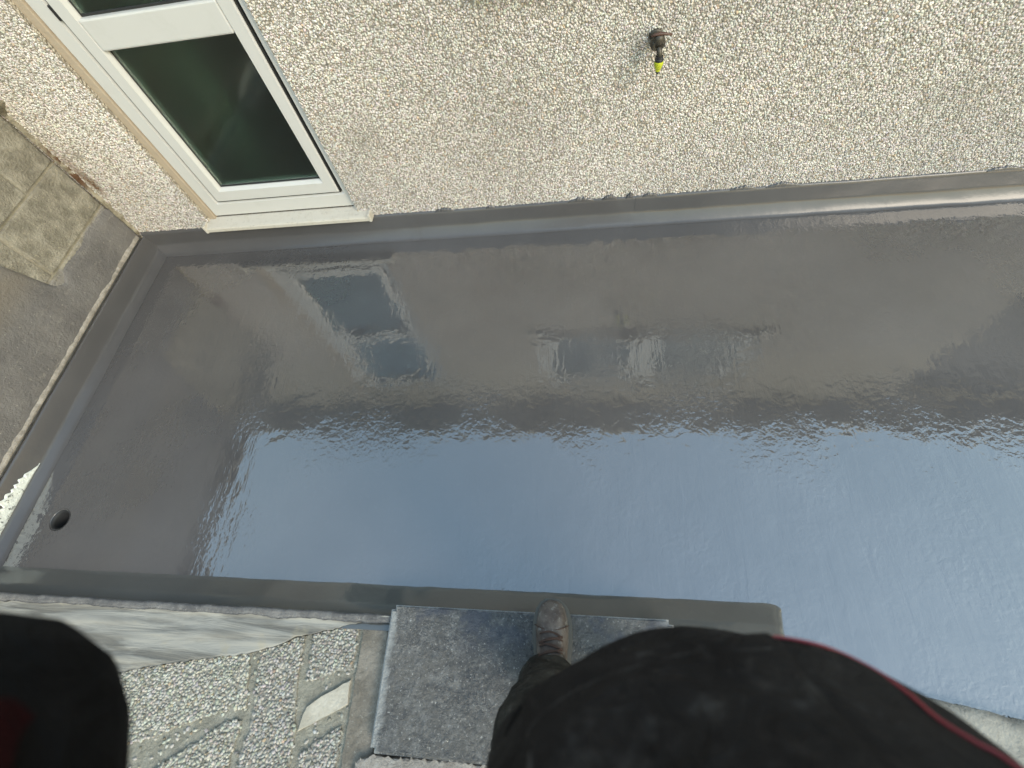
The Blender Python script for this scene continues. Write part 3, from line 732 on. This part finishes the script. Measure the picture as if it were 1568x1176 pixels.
def build_slab():
    bm = bmesh.new(); addbox(bm, -.403, .403, -.176, .176, -.05, 0)
    ve = [e for e in bm.edges if abs(e.verts[0].co.z - e.verts[1].co.z) > .01]
    bmesh.ops.bevel(bm, geom=ve, offset=.012, segments=4, affect='EDGES')
    te = [e for e in bm.edges if e.verts[0].co.z > -.001 and e.verts[1].co.z > -.001]
    bmesh.ops.bevel(bm, geom=te, offset=.005, segments=3, affect='EDGES')
    bmesh.ops.triangulate(bm, faces=[f for f in bm.faces if len(f.verts) > 4])
    o = bmobj('paving_slab', bm, M['slab'], None); o.location = (-.157, -.143, .100)
    tag(o, 'dark speckled damp paving slab under the boot', 'slab')
    s = poly_prism('rough_step', [(-.60, -.335), (-.40, -.325), (.2, -.33), (.5, -.34), (.5, -.75), (-.62, -.75)], -.16, .075, M['pale_render'], None, origin=(-.1, -.5, 0), bev=.006, sub=.008, rough=.012, seed=3)
    s.location = (-.1, -.5, 0); tag(s, 'rough pale broken step behind the dark paving slab', 'step')
    box('mortar_bed', -.40, .60, -.187, .023, -.26, -.0515, M['brown_mortar'], o)
build_slab()
def build_edging():
    def yhi(x): return -.052 - .2 * (x - .60) + .010 * nz(x * 9, 2.7) + .006 * nz(x * 40, 8.8)
    o = heightfield('concrete_edging', .60, 6.3, lambda x: yhi(x) - .55, yhi, lambda x, y: .022 + .005 * nz(x * 8, y * 12, 3) + .0025 * nz(x * 40, y * 40, 1), M['concrete'], None, 260, 30)
    tag(o, 'pale rough concrete edging at the lower right of the floor', 'edging')
build_edging()

# ------------------------------------------------------------------ garden tap
def build_tap():
    X, Z = .262, .742; t = empty('garden_tap', (X, WY - .004, Z)); t.scale = (.88, .80, .70); tag(t, 'aged brass outdoor tap on the pebbledash with a yellow hose connector', 'tap')
    def lathe(name, prof, axis, org, mat, parent, n=20):
        V = []; F = []
        for r, h in prof:
            for i in range(n):
                a = 2 * math.pi * i / n; c, s_ = r * math.cos(a), r * math.sin(a)
                V.append((org[0] + c, org[1] + h, org[2] + s_) if axis == 'y' else ((org[0] + c, org[1] + s_, org[2] + h) if axis == 'z' else (org[0] + h, org[1] + c, org[2] + s_)))
        k = len(prof)
        for i in range(k - 1):
            for j in range(n): F.append((i * n + j, i * n + (j + 1) % n, (i + 1) * n + (j + 1) % n, (i + 1) * n + j))
        F += [tuple(range(n)), tuple(range((k - 1) * n, k * n))[::-1]]
        o = mesh(name, V, F, mat, parent, False)
        bm = bmesh.new(); bm.from_mesh(o.data); bmesh.ops.recalc_face_normals(bm, faces=bm.faces); bm.to_mesh(o.data); bm.free()
        return o
    lathe('wall_plate', [(.002, 0), (.024, 0), (.024, -.006), (.019, -.010), (.012, -.012), (.002, -.012)], 'y', (0, 0, 0), M['brass'], t)
    lathe('inlet', [(.002, -.008), (.011, -.008), (.011, -.03), (.016, -.034), (.016, -.046), (.012, -.048), (.002, -.048)], 'y', (0, 0, 0), M['brass'], t, 8)
    lathe('body', [(.002, -.044), (.016, -.046), (.0255, -.052), (.0275, -.064), (.0255, -.078), (.018, -.088), (.002, -.086)], 'y', (0, 0, 0), M['brass'], t)
    # bonnet rises, leaning out
    tube('bonnet', [(0, -.066, .0), (.002, -.070, .018), (.003, -.074, .030), (.004, -.076, .040)], [.024, .022, .017, .011], M['brass'], t, 12)
    hd = tube('handle', [(-.026, -.076, .036), (-.012, -.078, .042), (.004, -.078, .044), (.022, -.079, .042), (.044, -.080, .036)], [.0045, .0055, .0075, .0055, .0045], M['tap_handle'], t, 8)
    tube('spout', smoothpath([(.002, -.070, -.004), (.005, -.086, -.012), (.008, -.094, -.028), (.009, -.094, -.046)], 5), .0098, M['brass'], t, 14)
    lathe('spout_thread', [(.002, 0), (.0135, 0), (.0135, -.010), (.0155, -.012), (.0155, -.020), (.002, -.020)], 'z', (.009, -.094, -.036), M['black'], t)
    c = lathe('hose_connector', [(.002, 0), (.0158, 0), (.0165, -.004), (.0160, -.014), (.0125, -.028), (.0095, -.034), (.0085, -.042), (.0062, -.044), (.002, -.044)], 'z', (.009, -.094, -.0565), M['yellow'], t)
    lathe('nozzle', [(.002, 0), (.0062, 0), (.0075, -.004), (.0058, -.009), (.003, -.009)], 'z', (.009, -.094, -.1003), M['black'], c)
build_tap()

# ------------------------------------------------------------------ person
def loft(name, rings, mat, parent, n=48, caps=True, disp=None):
    """rings: list of (centre, axis_u, axis_v, a, b[, power]); disp(i, t, point)->scale offset along outward dir"""
    V = []; F = []
    for i, (c, u, v, a, b) in enumerate(rings):
        c, u, v = Vector(c), Vector(u), Vector(v)
        for j in range(n):
            t = 2 * math.pi * j / n; d = u * math.cos(t) * a + v * math.sin(t) * b
            p = c + d
            if disp: p = p + d.normalized() * disp(i, t, p)
            V.append(p)
    for i in range(len(rings) - 1):
        for j in range(n): F.append((i * n + j, i * n + (j + 1) % n, (i + 1) * n + (j + 1) % n, (i + 1) * n + j))
    if caps: F += [tuple(range(n))[::-1], tuple(range((len(rings) - 1) * n, len(rings) * n))]
    return mesh(name, V, F, mat, parent, True)
def limb_rings(pts, rads, n=6):
    P = smoothpath(pts, n); k = len(P); out = []; up = None
    rr = [rads[min(len(rads) - 1, int(i / n))] + (rads[min(len(rads) - 1, int(i / n) + 1)] - rads[min(len(rads) - 1, int(i / n))]) * ((i % n) / n) for i in range(k)]
    for i, p in enumerate(P):
        t = (P[min(k - 1, i + 1)] - P[max(0, i - 1)]).normalized()
        if up is None: up = t.orthogonal().normalized()
        up = (up - t * up.dot(t)).normalized(); out.append((p, up, t.cross(up), rr[i], rr[i]))
    return out
TORSO = [(.84, .215, .162, .126, -.185), (.86, .228, .168, .126, -.183), (.93, .228, .170, .126, -.180), (1.00, .228, .172,   .126, -.175), (1.07, .227, .172,   .126, -.172), (1.11, .221, .164,   .126, -.172),
         (1.15, .220, .150,   .126, -.175), (1.19, .218, .134,   .126, -.180), (1.24, .227, .120,   .126, -.187), (1.31, .220, .114,   .126, -.197), (1.39, .222, .108,   .126, -.205), (1.45, .190, .092,   .126, -.21), (1.50, .110, .072,   .126, -.21), (1.545, .076, .068,   .126, -.20), (1.59, .074, .068,   .126, -.185)]
def torso_pt(t, z, off=0.0):
    """jacket surface: angle t (0 = right side, 90 deg = front), height z"""
    for A, B in zip(TORSO, TORSO[1:]):
        if z <= B[0] or B is TORSO[-1]:
            f = (z - A[0]) / (B[0] - A[0]); f = max(0, min(1, f))
            a, b, cx, cy = [A[k] + (B[k] - A[k]) * f for k in range(1, 5)]; break
    d = Vector((math.cos(t) * a, math.sin(t) * b, 0)); p = Vector((cx, cy, z)) + d
    w = .0075 * nz(p.x * 7 + z * 9, z * 16, p.y * 5) + .005 * nz(p.x * 14 - z * 12, z * 22, 3.3) + .0060 * math.sin(z * 46 + 2.2 * math.sin(t * 2.3) + 3 * nz(t * 1.5, z * 5)) * max(0, min(1, (1.25 - z) * 6)) + .002 * nz(p.x * 30, p.y * 30, z * 30)
    return p + d.normalized() * (w + off) + Vector((0, 0, off * .6))
def build_person():
    ORG = Vector((.10, -.18, .10))
    t = empty('person', ORG); tag(t, 'person in black jacket with red piping, dark trousers and brown boots standing on the slab', 'person')
    t.matrix_world = Matrix.Translation(ORG)
    inv = -ORG
    def fix(o):
        for v in o.data.vertices: v.co += inv
        return o
    # body: one skinned figure
    J = {}; verts = []; edges = []; rad = []
    def jv(name, co, r, par=None):
        J[name] = len(verts); verts.append(tuple(Vector(co) + inv)); rad.append(r)
        if par: edges.append((J[par], J[name]))
    jv('pelvis', (.112, -.20, .96), .12); jv('spine', (.112, -.19, 1.15), .12, 'pelvis'); jv('chest', (.112, -.21, 1.36), .12, 'spine'); jv('neck', (.112, -.195, 1.52), .052, 'chest')
    jv('skull', (.108, -.165, 1.63), .072, 'neck'); jv('crown', (.104, -.145, 1.735), .086, 'skull'); jv('top', (.103, -.14, 1.80), .055, 'crown')
    jv('nose', (.104, -.055, 1.655), .014, 'skull')
    for s, hip, knee, ank, toe in ((-1, (.01, -.20, .90), (-.060, -.168, .57), (-.085, -.165, .20), (-.085, -.02, .135)), (1, (.21, -.21, .90), (.245, -.22, .57), (.255, -.29, .20), (.265, -.16, .135))):
        q = 'l' if s < 0 else 'r'
        jv(q + 'hip', hip, .085, 'pelvis'); jv(q + 'knee', knee, .055, q + 'hip'); jv(q + 'ankle', ank, .04, q + 'knee'); jv(q + 'toe', toe, .032, q + 'ankle')
    for q, sh, el, wr, pm, fd, th in (('l', (-.06, -.225, 1.42), (-.325, -.075, 1.335), (-.125, -.085, 1.545), (-.075, -.075, 1.595), Vector((.03, .03, .03)), Vector((.01, .02, .045))),
                                      ('r', (.285, -.225, 1.42), (.455, -.13, 1.20), (.170, -.085, 1.52), (.115, -.075, 1.575), Vector((-.025, .03, .03)), Vector((-.01, .02, .045)))):
        jv(q + 'sh', sh, .062, 'chest'); jv(q + 'el', el, .042, q + 'sh'); jv(q + 'wr', wr, .028, q + 'el'); jv(q + 'palm', pm, .027, q + 'wr')
        pmv = Vector(pm); sgn = -1 if q == 'l' else 1
        for k in range(4):
            b0 = pmv + fd * .9 + Vector((0, -.014 * k + .01, .016 * k - .012)); L = (.9, 1.05, 1.0, .8)[k]
            jv(f'{q}f{k}a', b0, .009, q + 'palm'); jv(f'{q}f{k}b', b0 + Vector((-sgn * .026 * L, .012, .012)), .0085, f'{q}f{k}a'); jv(f'{q}f{k}c', b0 + Vector((-sgn * .042 * L, -.002, .020)), .0075, f'{q}f{k}b')
        b0 = pmv + th * .7; jv(q + 'ta', b0, .0105, q + 'palm'); jv(q + 'tb', b0 + Vector((-sgn * .012, .004, .03)), .009, q + 'ta')
    m = bpy.data.meshes.new('body'); m.from_pydata(verts, edges, []); o = bpy.data.objects.new('body', m); link(o, t); m.materials.append(M['skin'])
    sk = o.modifiers.new('skin', 'SKIN'); sk.use_smooth_shade = True
    for i, r in enumerate(rad): m.skin_vertices[0].data[i].radius = (r, r)
    m.skin_vertices[0].data[0].use_root = True
    ss = o.modifiers.new('sub', 'SUBSURF'); ss.levels = 1; ss.render_levels = 1
    # hair cap
    V = []; F = []
    for i in range(9):
        ph = math.pi * .58 * i / 8
        for j in range(20):
            a = 2 * math.pi * j / 20; V.append(Vector((.104 + .098 * math.sin(ph) * math.cos(a), -.150 + .108 * math.sin(ph) * math.sin(a) - .03 * (i / 8), 1.745 + .105 * math.cos(ph) * (1 if math.sin(a) < .3 else .92) + (.05 * max(0, math.sin(a)) * i / 8))) + inv)
    for i in range(8):
        for j in range(20): F.append((i * 20 + j, (i + 1) * 20 + j, (i + 1) * 20 + (j + 1) % 20, i * 20 + (j + 1) % 20))
    mesh('hair', V, F, M['hair'], t, True)
    for sx in (-1, 1):
        bm = bmesh.new(); bmesh.ops.create_uvsphere(bm, u_segments=12, v_segments=8, radius=.012); bmesh.ops.translate(bm, verts=bm.verts, vec=Vector((.104 + sx * .032, -.073, 1.69)) + inv); bmobj('eye', bm, M['upvc'], t, True)
        bm = bmesh.new(); bmesh.ops.create_uvsphere(bm, u_segments=12, v_segments=8, radius=.03); bmesh.ops.scale(bm, verts=bm.verts, vec=(.35, .7, 1)); bmesh.ops.translate(bm, verts=bm.verts, vec=Vector((.104 + sx * .09, -.155, 1.685)) + inv); bmobj('ear', bm, M['skin'], t, True)
    # jacket
    n = 96; zs = [.84 + (1.59 - .84) * i / 110 for i in range(111)]; V = []; F = []
    for z in zs:
        for j in range(n): V.append(torso_pt(2 * math.pi * j / n, z) + inv)
    for i in range(len(zs) - 1):
        for j in range(n): F.append((i * n + j, i * n + (j + 1) % n, (i + 1) * n + (j + 1) % n, (i + 1) * n + j))
    jk = mesh('jacket', V, F, M['jacket'], t, True)
    def patch(name, t0, t1, z0, z1, off, mat, parent, nt_=26, nz_=22, slant=0.0):
        V = []; F = []
        for i in range(nz_ + 1):
            for j in range(nt_ + 1):
                e = 0.0 if (i in (0, nz_) or j in (0, nt_)) else off
                u = j / nt_; zz = z0 + (z1 - z0) * i / nz_ + slant * (u - .5)
                V.append(torso_pt(t0 + (t1 - t0) * u, zz, e - .0006) + inv)
        for i in range(nz_):
            for j in range(nt_): F.append((i * (nt_ + 1) + j, i * (nt_ + 1) + j + 1, (i + 1) * (nt_ + 1) + j + 1, (i + 1) * (nt_ + 1) + j))
        return mesh(name, V, F, mat, parent, True)
    D = math.radians
    patch('pocket', D(82), D(142), 1.075, 1.25, .0055, M['jacket'], jk, slant=-.03)
    patch('hem_band', D(40), D(175), .842, .90, .004, M['jacket'], jk)
    PIP = [(D(a), z) for a, z in ((86, 1.085), (82, 1.092), (76, 1.098), (70, 1.092), (64, 1.096), (60, 1.110), (58, 1.128), (55, 1.143), (52, 1.152), (46, 1.18))]
    pts = smoothpath([torso_pt(a, z, (-.0002 if 3 <= i_ <= 4 else .0012)) + inv for i_, (a, z) in enumerate(PIP)], 8)
    sm = [(D(a), z) for a, z in ((136, 1.215), (135, 1.175), (138, 1.140), (136, 1.126), (130, 1.122), (122, 1.124), (112, 1.128), (101, 1.127), (92, 1.131), (86, 1.124))]
    tube('seam', smoothpath([torso_pt(a, z, .0035) + inv for a, z in sm], 8), .0020, M['seam'], jk, 6)
    tube('seam', smoothpath([torso_pt(D(a), z, .0008) + inv for a, z in ((150, 1.05), (140, 1.07), (128, 1.078), (115, 1.082), (103, 1.075), (92, 1.060))], 8), .0018, M['jacket'], jk, 6)
    tube('piping', pts, .0014, M['piping'], jk, 8)
    # sleeves
    def fold(i, tt, p): return .005 * math.sin(i * 1.5 + 2 * math.sin(tt)) + .005 * nz(p.x * 22, p.y * 22, p.z * 22)
    sl = loft('sleeve', [(c + inv, u, v, a, b) for c, u, v, a, b in limb_rings([(.0, -.225, 1.405), (-.08, -.235, 1.425), (-.205, -.172, 1.385), (-.282, -.116, 1.325), (-.318, -.080, 1.302), (-.352, -.090, 1.352), (-.27, -.085, 1.45), (-.165, -.092, 1.520)], [.080, .080, .068, .074, .080, .066, .058, .050], 6)], M['sleeve'], jk, 32, True, fold)
    loft('sleeve', [(c + inv, u, v, a, b) for c, u, v, a, b in limb_rings([(.22, -.225, 1.405), (.30, -.225, 1.41), (.39, -.17, 1.30), (.455, -.13, 1.21), (.445, -.115, 1.22), (.34, -.10, 1.34), (.205, -.088, 1.49)], [.085, .085, .075, .070, .066, .060, .050], 6)], M['jacket'], jk, 32, True, fold)
    sm_ = sl.modifiers.new('smooth', 'SMOOTH'); sm_.factor = .5; sm_.iterations = 8
    # dark red panel on the upper arm
    rp = limb_rings([(-.08, -.235, 1.425), (-.205, -.172, 1.385), (-.264, -.130, 1.343), (-.285, -.112, 1.322)], [.086, .0745, .0785, .081], 8)
    V = []; F = []; q = 12
    for i, (c, u, v, a, b) in enumerate(rp):
        for j in range(q):
            # the strip that faces down and forward
            dwn = Vector((-.05, .90, .35)); tn = u.cross(v).normalized(); dwn = (dwn - tn * dwn.dot(tn)).normalized(); sd_ = tn.cross(dwn)
            an = math.radians(-48 + 84 * j / (q - 1)); dd = dwn * math.cos(an) + sd_ * math.sin(an)
            V.append(c + dd * (a + .006 - (.006 if j in (0, q - 1) else 0)) + inv)
    for i in range(len(rp) - 1):
        for j in range(q - 1): F.append((i * q + j, i * q + j + 1, (i + 1) * q + j + 1, (i + 1) * q + j))
    mesh('red_panel', V, F, M['dark_red'], jk, True)
    # trousers
    def tf(i, tt, p): return .006 * math.sin(i * 1.05 + 1.6 * math.sin(tt + 1)) + .007 * nz(p.x * 12, p.y * 12, p.z * 14) + .003 * nz(p.x * 35, p.y * 35, p.z * 35)
    tr = loft('trousers', [(Vector((.113, -.19, z)) + inv, Vector((1, 0, 0)), Vector((0, 1, 0)), a, b) for z, a, b in ((.80, .20, .13), (.86, .205, .135), (.95, .205, .135), (1.02, .19, .125))], M['trousers'], t, 40, True, None)
    for pts, rr in (([(.02, -.195, .90), (-.018, -.190, .78), (-.058, -.168, .62), (-.066, -.158, .52), (-.074, -.150, .36), (-.083, -.140, .24), (-.084, -.132, .180)], [.112, .106, .086, .078, .070, .068, .074]),
                    ([(.20, -.20, .90), (.225, -.20, .78), (.245, -.215, .62), (.25, -.22, .52), (.254, -.255, .36), (.256, -.265, .24), (.258, -.262, .175)], [.115, .110, .092, .086, .080, .078, .079])):
        loft('trouser_leg', [(c + inv, u, v, a, b) for c, u, v, a, b in limb_rings(pts, rr, 6)], M['trousers'], tr, 36, False, tf)
    # boots
    def boot(cx, ty, yaw):
        Rz = Matrix.Rotation(yaw, 3, 'Z')
        def W(x, y, z): return Rz @ Vector((x, y, 0)) + Vector((cx, ty, z)) + inv
        st = [(.000, .012, .030), (-.008, .030, .050), (-.022, .040, .062), (-.045, .047, .070), (-.075, .050, .076), (-.10, .049, .088), (-.125, .046, .105), (-.15, .043, .130), (-.175, .042, .165), (-.20, .041, .175), (-.235, .042, .176), (-.265, .038, .172), (-.285, .026, .160), (-.292, .010, .150)]
        V = []; F = []; n = 22; z0 = .122
        for y, hw, h in st:
            for j in range(n):
                a = math.pi * j / (n - 1); s_ = math.sin(a)
                x = .88 * hw * (abs(math.cos(a)) ** .62) * (1 if math.cos(a) > 0 else -1); z = z0 + (h - .022) * s_ ** .8
                V.append(W(x, y + .0015 * nz(x * 60, y * 60, z * 60), z + .002 * nz(x * 40, y * 40, 2)))
        for i in range(len(st) - 1):
            for j in range(n - 1): F.append((i * n + j, (i + 1) * n + j, (i + 1) * n + j + 1, i * n + j + 1))
        F += [tuple(range(n)), tuple(range((len(st) - 1) * n, len(st) * n))[::-1]]
        b = mesh('boot', V, F, M['leather'], t, True)
        # sole
        V = []; F = []; pts = [(hw + .005, y + (.004 if k == 0 else 0)) for k, (y, hw, h) in enumerate(st)]
        loop = [(x, y) for x, y in pts] + [(-x, y) for x, y in reversed(pts)]
        k = len(loop)
        for z in (.101, .120, .125): V += [W(x * (.985 if z > .122 else 1), y, z) for x, y in loop]
        for l in range(2):
            for i in range(k): F.append((l * k + i, l * k + (i + 1) % k, (l + 1) * k + (i + 1) % k, (l + 1) * k + i))
        F += [tuple(range(k))[::-1], tuple(range(2 * k, 3 * k))]
        mesh('sole', V, F, M['rubber'], b)
        # stitched toe seam, tongue and laces
        def top(x, y):
            for (ya, wa, ha), (yb, wb, hb) in zip(st, st[1:]):
                if yb <= y <= ya:
                    f = (y - ya) / (yb - ya); hw = wa + (wb - wa) * f; h = ha + (hb - ha) * f
                    c = min(1, abs(x) / hw) ** (1 / .62); return z0 + (h - .022) * max(0, 1 - c * c) ** .4
            return z0
        tube('toe_seam', [W(x, -.062 - .012 * (1 - (x / .046) ** 2), top(x, -.062) + .001) for x in [(-.046 + .092 * i / 14) for i in range(15)]], .0015, M['lace'], b, 6)
        rows = [-.088, -.102, -.116, -.130]
        for r, y in enumerate(rows):
            pts = []
            for i in range(11):
                u = -1 + 2 * i / 10; x = .030 * u; yy = y + .010 * (1 - u * u) + .004 * u * (1 if r % 2 else -1)
                pts.append(W(x, yy, top(x, yy - .0) + .0035 + .002 * (1 - u * u)))
            tube('lace', pts, .0022, M['lace'], b, 6)
            if r < 3:
                tube('lace', [W(.030 * (-1) ** r * (1 - 2 * i / 8), y + (rows[r + 1] - y) * i / 8, top(.03 * (1 - 2 * i / 8), y + (rows[r + 1] - y) * i / 8) + .0048) for i in range(9)], .0021, M['lace'], b, 6)
        return b
    boot(-.083, .066, math.radians(1)); boot(.262, -.055, math.radians(-7))
build_person()
